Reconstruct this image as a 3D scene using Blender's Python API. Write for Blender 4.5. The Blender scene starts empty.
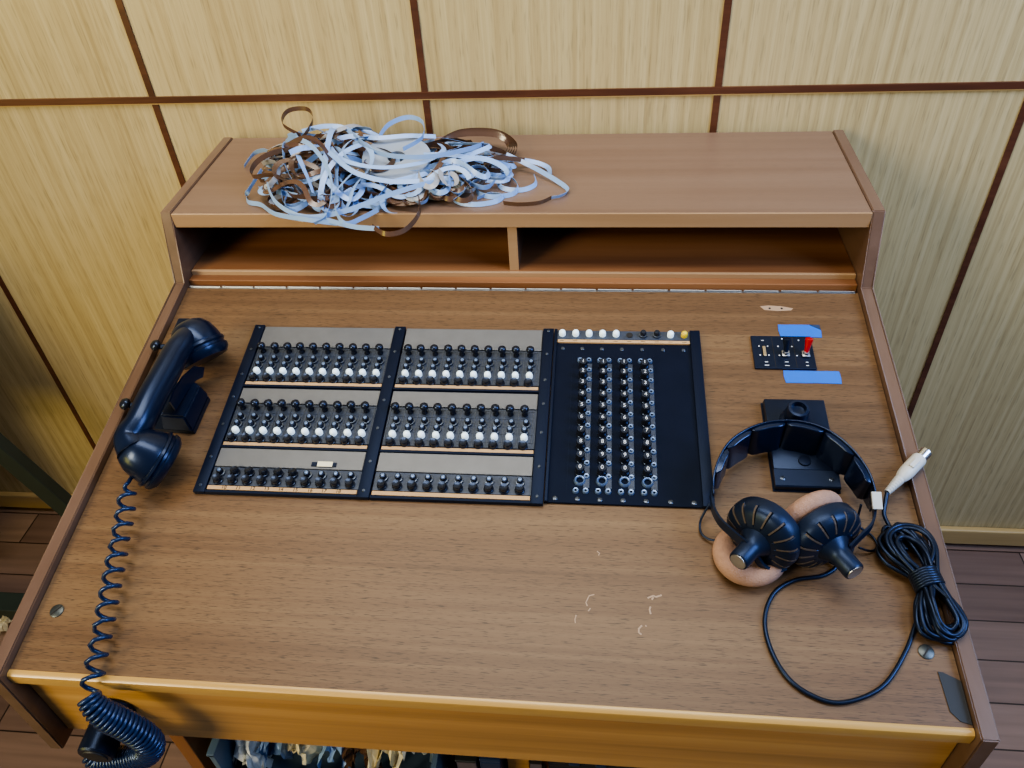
import bpy, bmesh, math, random
from mathutils import Vector, Matrix, Euler, noise
PI = math.pi
random.seed(11)
col = bpy.context.scene.collection

# ------------------------------------------------------------------ helpers
class MB:
    """collects shapes, builds ONE mesh object"""
    def __init__(s): s.bm = bmesh.new()
    def _new(s, geom_verts, M):
        if M is not None:
            for v in geom_verts: v.co = M @ v.co
    def box(s, x0, x1, y0, y1, z0, z1, M=None, bevel=0.0):
        vs = [s.bm.verts.new((x, y, z)) for x in (x0, x1) for y in (y0, y1) for z in (z0, z1)]
        F = [(0,1,3,2),(4,6,7,5),(0,4,5,1),(2,3,7,6),(0,2,6,4),(1,5,7,3)]
        fs = [s.bm.faces.new([vs[i] for i in f]) for f in F]
        if bevel > 0:
            es = list({e for f in fs for e in f.edges})
            r = bmesh.ops.bevel(s.bm, geom=es, offset=bevel, segments=2, affect='EDGES', profile=.5)
            vs = list({v for f in r['faces'] for v in f.verts} | {v for v in vs if v.is_valid})
            allv = set()
            for v in vs:
                allv.add(v)
                for f in v.link_faces:
                    for w in f.verts: allv.add(w)
            vs = list(allv)
        s._new(vs, M); return s
    def prism(s, poly, d0, d1, axis='x', M=None):
        """poly in the two other axes, extruded along axis"""
        def P(a, b, d):
            return {'x': (d, a, b), 'y': (a, d, b), 'z': (a, b, d)}[axis]
        A = [s.bm.verts.new(P(a, b, d0)) for a, b in poly]
        B = [s.bm.verts.new(P(a, b, d1)) for a, b in poly]
        n = len(poly)
        s.bm.faces.new(A); s.bm.faces.new(B[::-1])
        for i in range(n):
            s.bm.faces.new([A[i], B[i], B[(i+1) % n], A[(i+1) % n]])
        s._new(A + B, M); return s
    def lathe(s, prof, seg=24, M=None, mod=None, a0=0.0):
        """prof: (r, z) list about z; closed at ends when r==0"""
        rings = []
        allv = []
        for k, (r, z) in enumerate(prof):
            if r <= 1e-7:
                v = s.bm.verts.new((0, 0, z)); rings.append([v]); allv.append(v)
            else:
                ring = []
                for i in range(seg):
                    a = a0 + 2*PI*i/seg
                    rr, zz = (r, z) if mod is None else mod(k, i, r, z)
                    v = s.bm.verts.new((rr*math.cos(a), rr*math.sin(a), zz)); ring.append(v); allv.append(v)
                rings.append(ring)
        for A, B in zip(rings, rings[1:]):
            for i in range(seg):
                j = (i+1) % seg
                if len(A) == 1 and len(B) == 1: continue
                if len(A) == 1: s.bm.faces.new([A[0], B[i], B[j]])
                elif len(B) == 1: s.bm.faces.new([A[i], A[j], B[0]])
                else: s.bm.faces.new([A[i], A[j], B[j], B[i]])
        s._new(allv, M); return s
    def tube(s, pts, r, seg=8, closed=False, sy=1.0, up=None):
        pts = [Vector(p) for p in pts]; n = len(pts)
        rs = r if isinstance(r, (list, tuple)) else [r]*n
        rings = []; nrm = None
        for i, p in enumerate(pts):
            if closed: t = pts[(i+1) % n] - pts[i-1]
            else: t = pts[min(i+1, n-1)] - pts[max(i-1, 0)]
            t.normalize()
            if nrm is None or up is not None:
                u = Vector(up) if up is not None else (Vector((0,0,1)) if abs(t.z) < .9 else Vector((1,0,0)))
                nrm = (u - t*u.dot(t)).normalized()
            else:
                nrm = (nrm - t*nrm.dot(t)).normalized()
            b = t.cross(nrm)
            ring = []
            for k in range(seg):
                a = 2*PI*k/seg
                ring.append(s.bm.verts.new(p + (nrm*math.cos(a)*sy + b*math.sin(a))*rs[i]))
            rings.append(ring)
        m = n if closed else n-1
        for i in range(m):
            A, B = rings[i], rings[(i+1) % n]
            for k in range(seg):
                j = (k+1) % seg
                s.bm.faces.new([A[k], A[j], B[j], B[k]])
        if not closed:
            s.bm.faces.new(rings[0][::-1]); s.bm.faces.new(rings[-1])
        return s
    def band(s, pts, wid, half, thick):
        """flat band: pts centre line, wid: list of unit width vectors, half width, thickness"""
        pts = [Vector(p) for p in pts]; n = len(pts); R = []
        for i, p in enumerate(pts):
            t = (pts[min(i+1, n-1)] - pts[max(i-1, 0)]).normalized()
            w = Vector(wid[i]); w = (w - t*w.dot(t)).normalized()
            nn = t.cross(w)
            h = half[i] if isinstance(half, (list, tuple)) else half
            th = thick[i] if isinstance(thick, (list, tuple)) else thick
            R.append([s.bm.verts.new(p + w*h*a + nn*th*.5*b) for a, b in ((-1,-1),(1,-1),(1,1),(-1,1))])
        for A, B in zip(R, R[1:]):
            for k in range(4):
                j = (k+1) % 4
                s.bm.faces.new([A[k], A[j], B[j], B[k]])
        s.bm.faces.new(R[0][::-1]); s.bm.faces.new(R[-1])
        return s
    def build(s, name, mat, parent=None, smooth=None, mw=None):
        bmesh.ops.recalc_face_normals(s.bm, faces=s.bm.faces)
        me = bpy.data.meshes.new(name); s.bm.to_mesh(me); s.bm.free()
        if smooth is not None:
            me.polygons.foreach_set('use_smooth', [True]*len(me.polygons))
            me.set_sharp_from_angle(angle=math.radians(smooth))
        me.materials.append(mat)
        o = bpy.data.objects.new(name, me); col.objects.link(o)
        if parent is not None: o.parent = parent
        if mw is not None: o.matrix_local = mw
        return o

def tag(o, label=None, cat=None, group=None, kind=None):
    if label: o['label'] = label
    if cat: o['category'] = cat
    if group: o['group'] = group
    if kind: o['kind'] = kind
    return o
def empty(name, loc=(0,0,0), rot=(0,0,0), **k):
    o = bpy.data.objects.new(name, None); o.empty_display_size = .05
    col.objects.link(o); o.location = loc; o.rotation_euler = rot
    return tag(o, **k)
def catmull(P, n, closed=False):
    P = [Vector(p) for p in P]; out = []; m = len(P)
    rng = range(m) if closed else range(m-1)
    for i in rng:
        if closed: a, b, c, d = P[i-1], P[i], P[(i+1) % m], P[(i+2) % m]
        else: a, b, c, d = P[max(i-1,0)], P[i], P[i+1], P[min(i+2,m-1)]
        for k in range(n):
            t = k/n
            out.append(.5*((2*b)+(c-a)*t+(2*a-5*b+4*c-d)*t*t+(3*b-a-3*c+d)*t**3))
    if not closed: out.append(P[-1])
    return out
def frame(origin, zdir, xhint=(1,0,0)):
    z = Vector(zdir).normalized(); x = Vector(xhint); x = (x - z*x.dot(z)).normalized(); y = z.cross(x)
    M = Matrix((x, y, z)).transposed().to_4x4(); M.translation = Vector(origin); return M

# ------------------------------------------------------------------ materials
def new_mat(name):
    m = bpy.data.materials.new(name); m.use_nodes = True
    nt = m.node_tree; return m, nt, nt.nodes['Principled BSDF']
def N(nt, t, **k):
    n = nt.nodes.new(t)
    for a, v in k.items(): setattr(n, a, v)
    return n
def plain(name, c, rough=.5, metal=0.0, spec=.5, coat=0.0, bump=0.0, bscale=200, var=0.0, vscale=30):
    m, nt, b = new_mat(name)
    b.inputs['Base Color'].default_value = (*c, 1); b.inputs['Roughness'].default_value = rough
    b.inputs['Metallic'].default_value = metal; b.inputs['Specular IOR Level'].default_value = spec
    b.inputs['Coat Weight'].default_value = coat; b.inputs['Coat Roughness'].default_value = .15
    tc = N(nt, 'ShaderNodeTexCoord')
    if var > 0:
        nz = N(nt, 'ShaderNodeTexNoise'); nz.inputs['Scale'].default_value = vscale; nz.inputs['Detail'].default_value = 5
        nt.links.new(tc.outputs['Object'], nz.inputs['Vector'])
        mx = N(nt, 'ShaderNodeMix', data_type='RGBA')
        mx.inputs[6].default_value = (*[x*(1-var) for x in c], 1); mx.inputs[7].default_value = (*[min(1, x*(1+var)) for x in c], 1)
        nt.links.new(nz.outputs[0], mx.inputs[0]); nt.links.new(mx.outputs[2], b.inputs['Base Color'])
    if bump > 0:
        nz = N(nt, 'ShaderNodeTexNoise'); nz.inputs['Scale'].default_value = bscale; nz.inputs['Detail'].default_value = 3
        nt.links.new(tc.outputs['Object'], nz.inputs['Vector'])
        bp = N(nt, 'ShaderNodeBump'); bp.inputs['Strength'].default_value = bump; bp.inputs['Distance'].default_value = .002
        nt.links.new(nz.outputs[0], bp.inputs['Height']); nt.links.new(bp.outputs[0], b.inputs['Normal'])
    return m
def wood(name, cols, rough=.4, axis='X', along=1.5, across=40, pores=.0, pore_scale=1.0, distort=1.0, coat=0.0, fig=0.0, big=.35, streak=1.0, bump=.15):
    """procedural veneer: grain runs along `axis` of the object"""
    m, nt, b = new_mat(name); L = nt.links
    tc = N(nt, 'ShaderNodeTexCoord'); src = tc.outputs['Object']
    def mapped(al, ac, off=0):
        mp = N(nt, 'ShaderNodeMapping')
        sc = {'X': (al, ac, ac), 'Y': (ac, al, ac), 'Z': (ac, ac, al)}[axis]
        mp.inputs['Scale'].default_value = sc; mp.inputs['Location'].default_value = (off, off*.7, off*.3)
        L.new(src, mp.inputs['Vector']); return mp.outputs[0]
    n1 = N(nt, 'ShaderNodeTexNoise'); n1.inputs['Scale'].default_value = 1; n1.inputs['Detail'].default_value = 6; n1.inputs['Roughness'].default_value = .62
    n1.inputs['Distortion'].default_value = distort*.4
    L.new(mapped(along, across), n1.inputs['Vector'])
    n2 = N(nt, 'ShaderNodeTexNoise'); n2.inputs['Scale'].default_value = 1; n2.inputs['Detail'].default_value = 3
    L.new(mapped(along*.45, across*.16, 3.1), n2.inputs['Vector'])
    mixf = N(nt, 'ShaderNodeMath', operation='MULTIPLY_ADD'); mixf.inputs[1].default_value = big
    mul = N(nt, 'ShaderNodeMath', operation='MULTIPLY'); mul.inputs[1].default_value = 1-big
    L.new(n1.outputs[0], mul.inputs[0]); L.new(n2.outputs[0], mixf.inputs[0]); L.new(mul.outputs[0], mixf.inputs[2])
    fac = mixf.outputs[0]
    if fig > 0:   # cathedral figure
        wv = N(nt, 'ShaderNodeTexWave', wave_type='RINGS', rings_direction='SPHERICAL')
        wv.inputs['Scale'].default_value = 1; wv.inputs['Distortion'].default_value = 4; wv.inputs['Detail'].default_value = 3; wv.inputs['Detail Scale'].default_value = 1.2
        L.new(mapped(along*.35, across*.10, 1.7), wv.inputs['Vector'])
        a = N(nt, 'ShaderNodeMath', operation='MULTIPLY_ADD'); a.inputs[1].default_value = fig
        m2 = N(nt, 'ShaderNodeMath', operation='MULTIPLY'); m2.inputs[1].default_value = 1-fig
        L.new(fac, m2.inputs[0]); L.new(wv.outputs['Fac'], a.inputs[0]); L.new(m2.outputs[0], a.inputs[2]); fac = a.outputs[0]
    cr = N(nt, 'ShaderNodeValToRGB'); e = cr.color_ramp.elements
    e[0].position = .30; e[0].color = (*cols[0], 1); e[1].position = .70; e[1].color = (*cols[-1], 1)
    if len(cols) == 3:
        k = e.new(.5); k.color = (*cols[1], 1)
    L.new(fac, cr.inputs[0]); colr = cr.outputs[0]
    if pores > 0:
        n3 = N(nt, 'ShaderNodeTexNoise'); n3.inputs['Scale'].default_value = 1; n3.inputs['Detail'].default_value = 2
        L.new(mapped(28*pore_scale, 420*pore_scale, 7.7), n3.inputs['Vector'])
        mr = N(nt, 'ShaderNodeMapRange'); mr.inputs['From Min'].default_value = .56; mr.inputs['From Max'].default_value = .70
        mr.inputs['To Min'].default_value = 0; mr.inputs['To Max'].default_value = pores
        L.new(n3.outputs[0], mr.inputs['Value'])
        mx = N(nt, 'ShaderNodeMix', data_type='RGBA'); mx.inputs[7].default_value = (*[c*.28 for c in cols[0]], 1)
        L.new(mr.outputs[0], mx.inputs[0]); L.new(colr, mx.inputs[6]); colr = mx.outputs[2]
    L.new(colr, b.inputs['Base Color'])
    b.inputs['Roughness'].default_value = rough; b.inputs['Coat Weight'].default_value = coat; b.inputs['Coat Roughness'].default_value = .25
    bp = N(nt, 'ShaderNodeBump'); bp.inputs['Strength'].default_value = bump; bp.inputs['Distance'].default_value = .001
    L.new(n1.outputs[0], bp.inputs['Height']); L.new(bp.outputs[0], b.inputs['Normal'])
    return m

M = {}
M['desk'] = wood('desk_veneer', [(.082,.042,.019),(.140,.077,.036),(.208,.127,.062)], rough=.44, along=1.6, across=120, pores=.8, pore_scale=3.2, big=.50, bump=.08)
M['shelf'] = wood('shelf_veneer', [(.135,.082,.054),(.17,.106,.072),(.21,.138,.096)], rough=.38, along=1.2, across=50, big=.6, pores=.15, pore_scale=2.4, bump=.06)
M['shelf_in'] = wood('compartment_veneer', [(.115,.045,.018),(.20,.085,.034),(.27,.125,.055)], rough=.45, along=2.5, across=60, big=.35, fig=.3)
M['side'] = wood('side_panel_wood', [(.085,.046,.031),(.125,.074,.051),(.165,.102,.073)], rough=.33, axis='Y', along=2, across=40, big=.5, coat=.3)
M['edge'] = wood('pale_edge_wood', [(.27,.165,.085),(.34,.215,.12),(.40,.265,.155)], rough=.35, along=1.5, across=50, big=.5)
M['nosing'] = wood('honey_nosing_wood', [(.42,.23,.06),(.54,.33,.10),(.62,.41,.14)], rough=.3, along=1.2, across=45, big=.5, coat=.4)
M['apron'] = wood('orange_apron_wood', [(.30,.155,.04),(.50,.27,.08),(.64,.38,.13)], rough=.35, along=1.6, across=75, big=.45, coat=.3)
M['leg'] = wood('leg_wood', [(.16,.06,.02),(.24,.10,.033),(.30,.14,.05)], rough=.4, axis='Z', along=2, across=40)
M['wallw'] = wood('pale_oak_panel', [(.37,.28,.135),(.46,.365,.19),(.54,.445,.25)], rough=.42, axis='Z', along=2.2, across=230, pores=.30, pore_scale=.8, fig=.13, big=.14, coat=.1, distort=.4, bump=.08)
M['trim'] = wood('dark_groove_wood', [(.05,.018,.01),(.085,.03,.015),(.13,.05,.025)], rough=.4, axis='X', along=6, across=80)
M['base'] = wood('skirting_wood', [(.40,.26,.10),(.48,.33,.14),(.55,.40,.19)], rough=.4, along=2, across=40)
M['black'] = plain('black_enamel', (.006,.009,.02), rough=.32, spec=.45, var=.3)
M['panelblack'] = plain('black_panel', (.005,.007,.016), rough=.5, spec=.18, var=.3, bump=.05)
M['bar'] = plain('black_bar', (.007,.010,.022), rough=.45, spec=.25)
M['bakelite'] = plain('bakelite', (.005,.009,.024), rough=.30, spec=.6, coat=.15)
M['rubber'] = plain('black_rubber', (.006,.009,.018), rough=.33, spec=.6)
M['coil'] = plain('coil_rubber', (.012,.026,.075), rough=.25, spec=.8)
M['knob'] = plain('knob_black', (.012,.013,.018), rough=.25, spec=.7)
M['chromedark'] = plain('dark_metal', (.10,.12,.16), rough=.28, metal=.9)
M['chrome'] = plain('chrome', (.75,.77,.8), rough=.22, metal=1)
M['steel'] = plain('brushed_steel', (.45,.47,.5), rough=.35, metal=1, var=.2)
M['greyplate'] = plain('grey_plate', (.175,.182,.195), rough=.40, metal=.55, var=.12, vscale=60)
M['socketgrey'] = plain('socket_grey', (.16,.24,.42), rough=.3, metal=.6)  # lighter steel blue, standing in for glints on sockets and buttons
M['slot'] = plain('slot_highlight', (.085,.065,.055), rough=.6)  # paler tone stands in for highlights along the cup slots
M['well'] = plain('key_strip_dark', (.05,.065,.10), rough=.4, metal=.4, var=.4, vscale=300)
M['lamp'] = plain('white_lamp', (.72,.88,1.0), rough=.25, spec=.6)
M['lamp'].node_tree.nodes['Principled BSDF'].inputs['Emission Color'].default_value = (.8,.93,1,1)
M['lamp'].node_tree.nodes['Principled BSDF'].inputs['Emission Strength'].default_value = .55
M['yellow'] = plain('yellow_lamp', (.75,.55,.04), rough=.3)
M['label'] = plain('tan_label', (.50,.32,.165), rough=.5, var=.15, vscale=80)
M['cream'] = plain('cream_label', (.78,.74,.56), rough=.55)
M['ink'] = plain('ink', (.012,.010,.010), rough=.7)
M['digit'] = plain('white_digit', (.7,.74,.8), rough=.5)
M['mark'] = plain('grey_mark', (.35,.4,.48), rough=.5)
M['blue'] = plain('blue_tape', (.001,.13,.62), rough=.55, var=.06)
M['red'] = plain('red_toggle', (.42,.006,.008), rough=.28, spec=.6)
M['brass'] = plain('brass', (.55,.45,.3), rough=.35, metal=.9)
M['foam'] = plain('salmon_foam', (.37,.225,.165), rough=.9, bump=.5, bscale=700, var=.18, vscale=200)
M['headpad'] = plain('headband_vinyl', (.004,.008,.022), rough=.27, spec=.7, coat=.2)
M['cup'] = plain('cup_plastic', (.007,.012,.028), rough=.38, spec=.6)
M['white'] = plain('white_plastic', (.56,.56,.53), rough=.4)
M['scuff'] = plain('scuff', (.42,.30,.21), rough=.8)
M['bare'] = plain('bare_wood', (.36,.24,.15), rough=.8, var=.1)
M['tapew'] = plain('pale_tape', (.25,.40,.70), rough=.35, spec=.6, var=.08)
M['tapeg'] = plain('grey_tape', (.30,.31,.34), rough=.35, spec=.6, var=.1)
M['tapeb'] = plain('brown_tape', (.10,.055,.035), rough=.22, spec=.8, var=.2)
M['discg'] = plain('roll_face', (.28,.33,.41), rough=.45, var=.1, vscale=15)
M['discy'] = plain('yellow_roll_face', (.33,.35,.28), rough=.4, var=.1)
M['green'] = plain('dark_green_metal', (.028,.040,.036), rough=.45, spec=.4, var=.2)
M['crate'] = plain('blue_grey_crate', (.10,.16,.24), rough=.45)
M['paperw'] = plain('white_paper', (.85,.86,.84), rough=.8)
M['papery'] = plain('cream_paper', (.78,.70,.48), rough=.8)
M['papers'] = plain('blue_foil', (.12,.20,.38), rough=.35, metal=.3)
M['papero'] = plain('ochre_paper', (.42,.30,.12), rough=.7)
M['navy'] = plain('navy_case', (.02,.04,.10), rough=.4)
M['darkbox'] = plain('dark_case', (.015,.016,.02), rough=.5)
M['blocker'] = plain('dark_blocker', (.05,.035,.025), rough=.5)  # for the unseen shadow blockers beside the stand
M['screw'] = plain('dull_screw', (.09,.10,.10), rough=.4, metal=.8, var=.2)
M['patch'] = plain('dark_patch', (.014,.016,.02), rough=.5, metal=0)

for k_ in ('bakelite','cup','headpad','rubber','knob','coil','panelblack','bar','black'):
    b_ = M[k_].node_tree.nodes['Principled BSDF']; b_.inputs['Specular Tint'].default_value = (.40,.56,1,1); b_.inputs['Coat Tint'].default_value = (.55,.72,1,1)  # blue put into the highlights of black parts, imitating cool reflections
# floor: procedural planks
def floor_mat():
    m, nt, b = new_mat('plank_floor'); L = nt.links
    tc = N(nt, 'ShaderNodeTexCoord')
    br = N(nt, 'ShaderNodeTexBrick'); br.inputs['Scale'].default_value = 1
    br.inputs['Brick Width'].default_value = .55; br.inputs['Row Height'].default_value = .085; br.inputs['Mortar Size'].default_value = .0015
    br.inputs['Color1'].default_value = (.125,.075,.060,1); br.inputs['Color2'].default_value = (.28,.185,.145,1); br.inputs['Mortar'].default_value = (.02,.01,.006,1)
    br.inputs['Bias'].default_value = 0; br.offset = .37
    L.new(tc.outputs['Object'], br.inputs['Vector'])
    mp = N(nt, 'ShaderNodeMapping'); mp.inputs['Scale'].default_value = (3, 60, 1); L.new(tc.outputs['Object'], mp.inputs['Vector'])
    nz = N(nt, 'ShaderNodeTexNoise'); nz.inputs['Scale'].default_value = 1; nz.inputs['Detail'].default_value = 5; L.new(mp.outputs[0], nz.inputs['Vector'])
    mr = N(nt, 'ShaderNodeMapRange'); mr.inputs['To Min'].default_value = .55; mr.inputs['To Max'].default_value = 1.45; L.new(nz.outputs[0], mr.inputs['Value'])
    mx = N(nt, 'ShaderNodeMix', data_type='RGBA', blend_type='MULTIPLY'); mx.inputs[0].default_value = 1
    L.new(br.outputs['Color'], mx.inputs[6]); L.new(mr.outputs[0], mx.inputs[7]); L.new(mx.outputs[2], b.inputs['Base Color'])
    b.inputs['Roughness'].default_value = .38
    return m
M['floor'] = floor_mat()

# ------------------------------------------------------------------ dimensions (metres)
W = .88; ZF = .733; AL = .18103; L = .5196; T = .0148
CA, SA = math.cos(AL), math.sin(AL)
YW = .7848                     # wall face
ZG = ZF + .1924                # gallery shelf top
def P(x, s, h=0):              # point of the sloping desk top
    return Vector((x, s*CA - h*SA, ZF + s*SA + h*CA))
def on_desk(name, x, s, h=0, **k):
    return empty(name, P(x, s, h), (AL, 0, 0), **k)

# ------------------------------------------------------------------ setting
tag(MB().box(-2.6, 3.2, -2.4, YW, -.02, 0).build('floor', M['floor']), kind='structure')
tag(MB().box(-2.6, 3.2, YW, YW+.1, 0, 2.6).build('wall_back', M['wallw']), kind='structure')
bb = MB().box(-2.6, 3.2, YW-.014, YW-.0004, .012, .056, bevel=.003)
tag(bb.build('baseboard_back', M['base']), kind='structure')
n = 1
for k in range(-4, 7):
    x = -.5319 + .4165*k
    tag(MB().box(x-.0048, x+.0048, YW-.002, YW-.0003, .057, 2.6).build('trim_%d' % n, M['trim']), kind='structure'); n += 1
for z in (ZF+.2468, ZF+.2468+1.05):
    tag(MB().box(-2.6, 3.2, YW-.0035, YW-.0004, z-.0048, z+.0048).build('trim_%d' % n, M['trim']), kind='structure'); n += 1
    tag(MB().box(-2.6, 3.2, YW-.0028, YW-.0004, z-.0066, z-.0050).build('trim_%d' % n, M['base']), kind='structure'); n += 1  # pale strip added as the highlight along the groove's lower edge

# ------------------------------------------------------------------ desk
desk = empty('desk', (W/2, .35, 0))
tag(desk, 'brown veneered operator desk with sloping top and raised rear shelf against panelled wall', 'desk')
def dpart(mb, name, mat, smooth=None, parent=None):
    o = mb.build(name, mat, None, smooth)
    p = parent or desk
    o.parent = p
    base = p.matrix_basis if p is desk else desk.matrix_basis
    o.matrix_parent_inverse = Matrix.Identity(4)
    if p is desk: o.location = -Vector(desk.location)
    return o
RX = Matrix.Rotation(AL, 4, 'X'); RX.translation = (0, 0, ZF)
# sloping top
top = dpart(MB().box(.0008, W-.0008, 0.0, L, -.018, 0, M=RX), 'tabletop', M['desk'])
# side panels
lip = .0085
def side_poly(lp):
    f0 = (-.0104*CA - lp*SA, ZF - .0104*SA + lp*CA)
    f1 = (L*CA - lp*SA, ZF + L*SA + lp*CA)
    return [(f0[0], ZF-.1404), f0, f1, (.5368, ZG+.002), (.7672, ZG+.002), (.7672, ZF-.1404)]
for x0, x1 in ((-T, 0), (W, W+T)):
    mb = MB().prism(side_poly(lip), x0, x1, 'x')
    es = [e for e in mb.bm.edges]
    bmesh.ops.bevel(mb.bm, geom=es, offset=.0012, segments=2, affect='EDGES')
    dpart(mb, 'side_panel', M['side'], 40)
# nosing + apron
nose = [(-.0040, ZF-.0155), (-.0052, ZF-.005), (-.0045, ZF-.0015), (-.002, ZF+.0005), (0.0015, ZF+.0006), (.0015, ZF-.0155)]
dpart(MB().prism(nose, .0006, W-.0006, 'x'), 'front_nosing', M['nosing'], 40)
dpart(MB().box(.0006, W-.0006, .0056, .024, ZF-.1299, ZF-.0160, bevel=.0012), 'apron', M['apron'])
# body bottom behind apron and back panel
dpart(MB().box(.0006, W-.0006, .0245, .7672, ZF-.0715, ZF-.0600), 'underside_board', M['leg'])
dpart(MB().box(.0006, W-.0006, .752, .7665, ZF-.135, ZG-.020), 'back_panel', M['shelf_in'])
# gallery
dpart(MB().box(.0004, W-.0004, .5375, .7672, ZG-.0195, ZG, bevel=.0008), 'shelf_board', M['shelf'])
dpart(MB().box(.0004, W-.0004, .5345, .5375, ZG-.0195, ZG-.0002, bevel=.0006), 'shelf_edge', M['edge'])
dpart(MB().box(.0006, W-.0006, .5375, .7515, .8275, .8396), 'compartment_floor', M['shelf_in'])
dpart(MB().box(.0006, W-.0006, .5325, .5375, .8315, .8396, bevel=.0008), 'compartment_edge', M['edge'])
dpart(MB().box(.0006, W-.0006, .519, .5325, .815, .8335, bevel=.001), 'hinge_rail', M['shelf_in'])
dpart(MB().box(.440, .452, .540, .7515, .8397, ZG-.0197), 'divider', M['side'])
dpart(MB().box(.440, .452, .5385, .540, .8397, ZG-.0197), 'divider_edge', M['edge'])
# hinge
hg = MB()
k = 0; x = .004
while x < W-.01:
    w = .046
    hg.tube([P(x, L+.001, .0012), P(min(x+w-.0030, W-.003), L+.001, .0008)], .0013, 8)
    x += w
hg.box(.004, W-.004, L-.0015, L+.001, .0002, .0006, M=RX)
dpart(hg, 'piano_hinge', M['steel'], 40)
# legs and lower shelf
for x in (.078, W-.096):
    dpart(MB().box(x, x+.018, .034, .62, 0, ZF-.0720, bevel=.001), 'leg_panel', M['leg'])
dpart(MB().box(.0965, W-.0965, .036, .60, .400, .418), 'lower_shelf', M['leg'])
# screws, patches and marks on the sloping top
for sx, ss in ((.0218, .0612), (.8557, .0657)):
    F = frame(P(sx, ss, .0001), (0, -SA, CA))
    scr = dpart(MB().lathe([(0,0),(.0068,0),(.0068,.0008),(.0058,.0014),(0,.0014)], 24, M=F), 'screw', M['screw'], 40)
    sl = MB().box(-.0058, .0058, -.0007, .0007, .0013, .0017, M=F @ Matrix.Rotation(.9, 4, 'Z')).build('slot', M['ink'], scr)
pt = [(.8615,.0482),(.8655,.0478),(.8790,.041),(.8790,.004),(.8700,.0065),(.8635,.0141)]
dpart(MB().prism(pt, .0001, .0009, 'z', M=RX), 'corner_patch', M['patch'])
bp_ = [(.757,.495),(.768,.4965),(.782,.4955),(.797,.492),(.794,.4885),(.778,.4872),(.762,.4888)]
bare = dpart(MB().prism(bp_, .0001, .0003, 'z', M=RX), 'bare_patch', M['bare'])
for hx in (.7685, .7830):
    MB().lathe([(0,0),(.0015,0),(.0015,.0003),(0,.0003)], 10, M=frame(P(hx, .4915, .0002), (0,-SA,CA))).build('screw_hole', M['ink'], bare)
def scratch(pts, r=.0005):
    dpart(MB().tube([P(a, b, .0001) for a, b in pts], r, 5, sy=.3, up=(0,-SA,CA)), 'scratch', M['scuff'])
scratch([(.560,.1515),(.5625,.1495),(.5615,.147)])
scratch([(.609,.1045),(.6145,.107),(.617,.1060),(.6225,.108)], .0009)
scratch([(.6145,.1055),(.613,.103)], .0009)
scratch([(.6115,.096),(.6105,.093),(.6115,.0885)], .0009)
scratch([(.603,.077),(.6000,.0735),(.6000,.070),(.6025,.068)], .0009)
scratch([(.6065,.0775),(.607,.076)])
scratch([(.558,.1055),(.553,.104),(.5515,.1005),(.550,.097),(.5515,.0935)], .0006)
scratch([(.5545,.0915),(.5525,.0885)], .0006)
scratch([(.541,.084),(.540,.0795),(.5405,.076)], .0006)

# ------------------------------------------------------------------ key panels (local frame: x, s, h)
def knob_mesh(kind):
    mb = MB()
    if kind == 'lever':
        mb.lathe([(0,0),(.0036,0),(.0034,.002),(.0023,.0035),(.0023,.0050),(.0042,.0066),(.0051,.0092),(.0047,.0120),(.0030,.0136),(0,.0140)], 14); mat = M['knob']
    elif kind == 'button':
        mb.lathe([(0,0),(.0048,0),(.0048,.0012),(.0036,.0016),(.0036,.0058),(.0030,.0072),(0,.0076)], 14); mat = M['knob']
    elif kind == 'glint':
        mb.lathe([(0,.0070),(.0022,.0070),(.0020,.0079),(0,.0082)], 10); mat = M['socketgrey']  # light metal dome added as the blue-white glint on a button
    elif kind == 'collar':
        mb.lathe([(.0037,.0012),(.0050,.0012),(.0050,.0022),(.0037,.0024)], 14); mat = M['chromedark']
    elif kind == 'lamp':
        mb.lathe([(0,0),(.0040,0),(.0040,.0035),(.0036,.0055),(.0022,.0071),(0,.0078)], 16); mat = M['lamp']
    elif kind == 'key':
        mb.lathe([(0,0),(.0056,0),(.0056,.0015),(.0046,.0020),(.0048,.0060),(.0042,.0074),(.0028,.0070),(0,.0066)], 16); mat = M['knob']
    o = mb.build('proto', mat, None, 40); me = o.data; bpy.data.objects.remove(o); return me
KM = {k: knob_mesh(k) for k in ('lever', 'button', 'collar', 'glint', 'lamp', 'key')}
def inst(name, me, parent, loc, rot=None, mat=None):
    o = bpy.data.objects.new(name, me); col.objects.link(o); o.parent = parent; o.location = loc
    if rot: o.rotation_euler = rot
    if mat:
        o.material_slots[0].link = 'OBJECT'; o.material_slots[0].material = mat
    return o
def text_mesh(s, size, depth=.0001):
    cu = bpy.data.curves.new('t', 'FONT'); cu.body = s; cu.size = size; cu.extrude = depth; cu.align_x = 'CENTER'; cu.align_y = 'CENTER'
    o = bpy.data.objects.new('t', cu); col.objects.link(o)
    dg = bpy.context.evaluated_depsgraph_get(); me = bpy.data.meshes.new_from_object(o.evaluated_get(dg))
    bpy.data.objects.remove(o); return me
def screw_on(parent, x, s, h, ang, r=.0026):
    o = MB().lathe([(0,0),(r,0),(r,.0004),(r*.85,.0007),(0,.0007)], 12).box(-r*.9, r*.9, -.0003, .0003, .0006, .0009).build('screw', M['chromedark'], parent, 40)
    o.location = (x, s, h); o.rotation_euler = (0, 0, ang)
    return o

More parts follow.
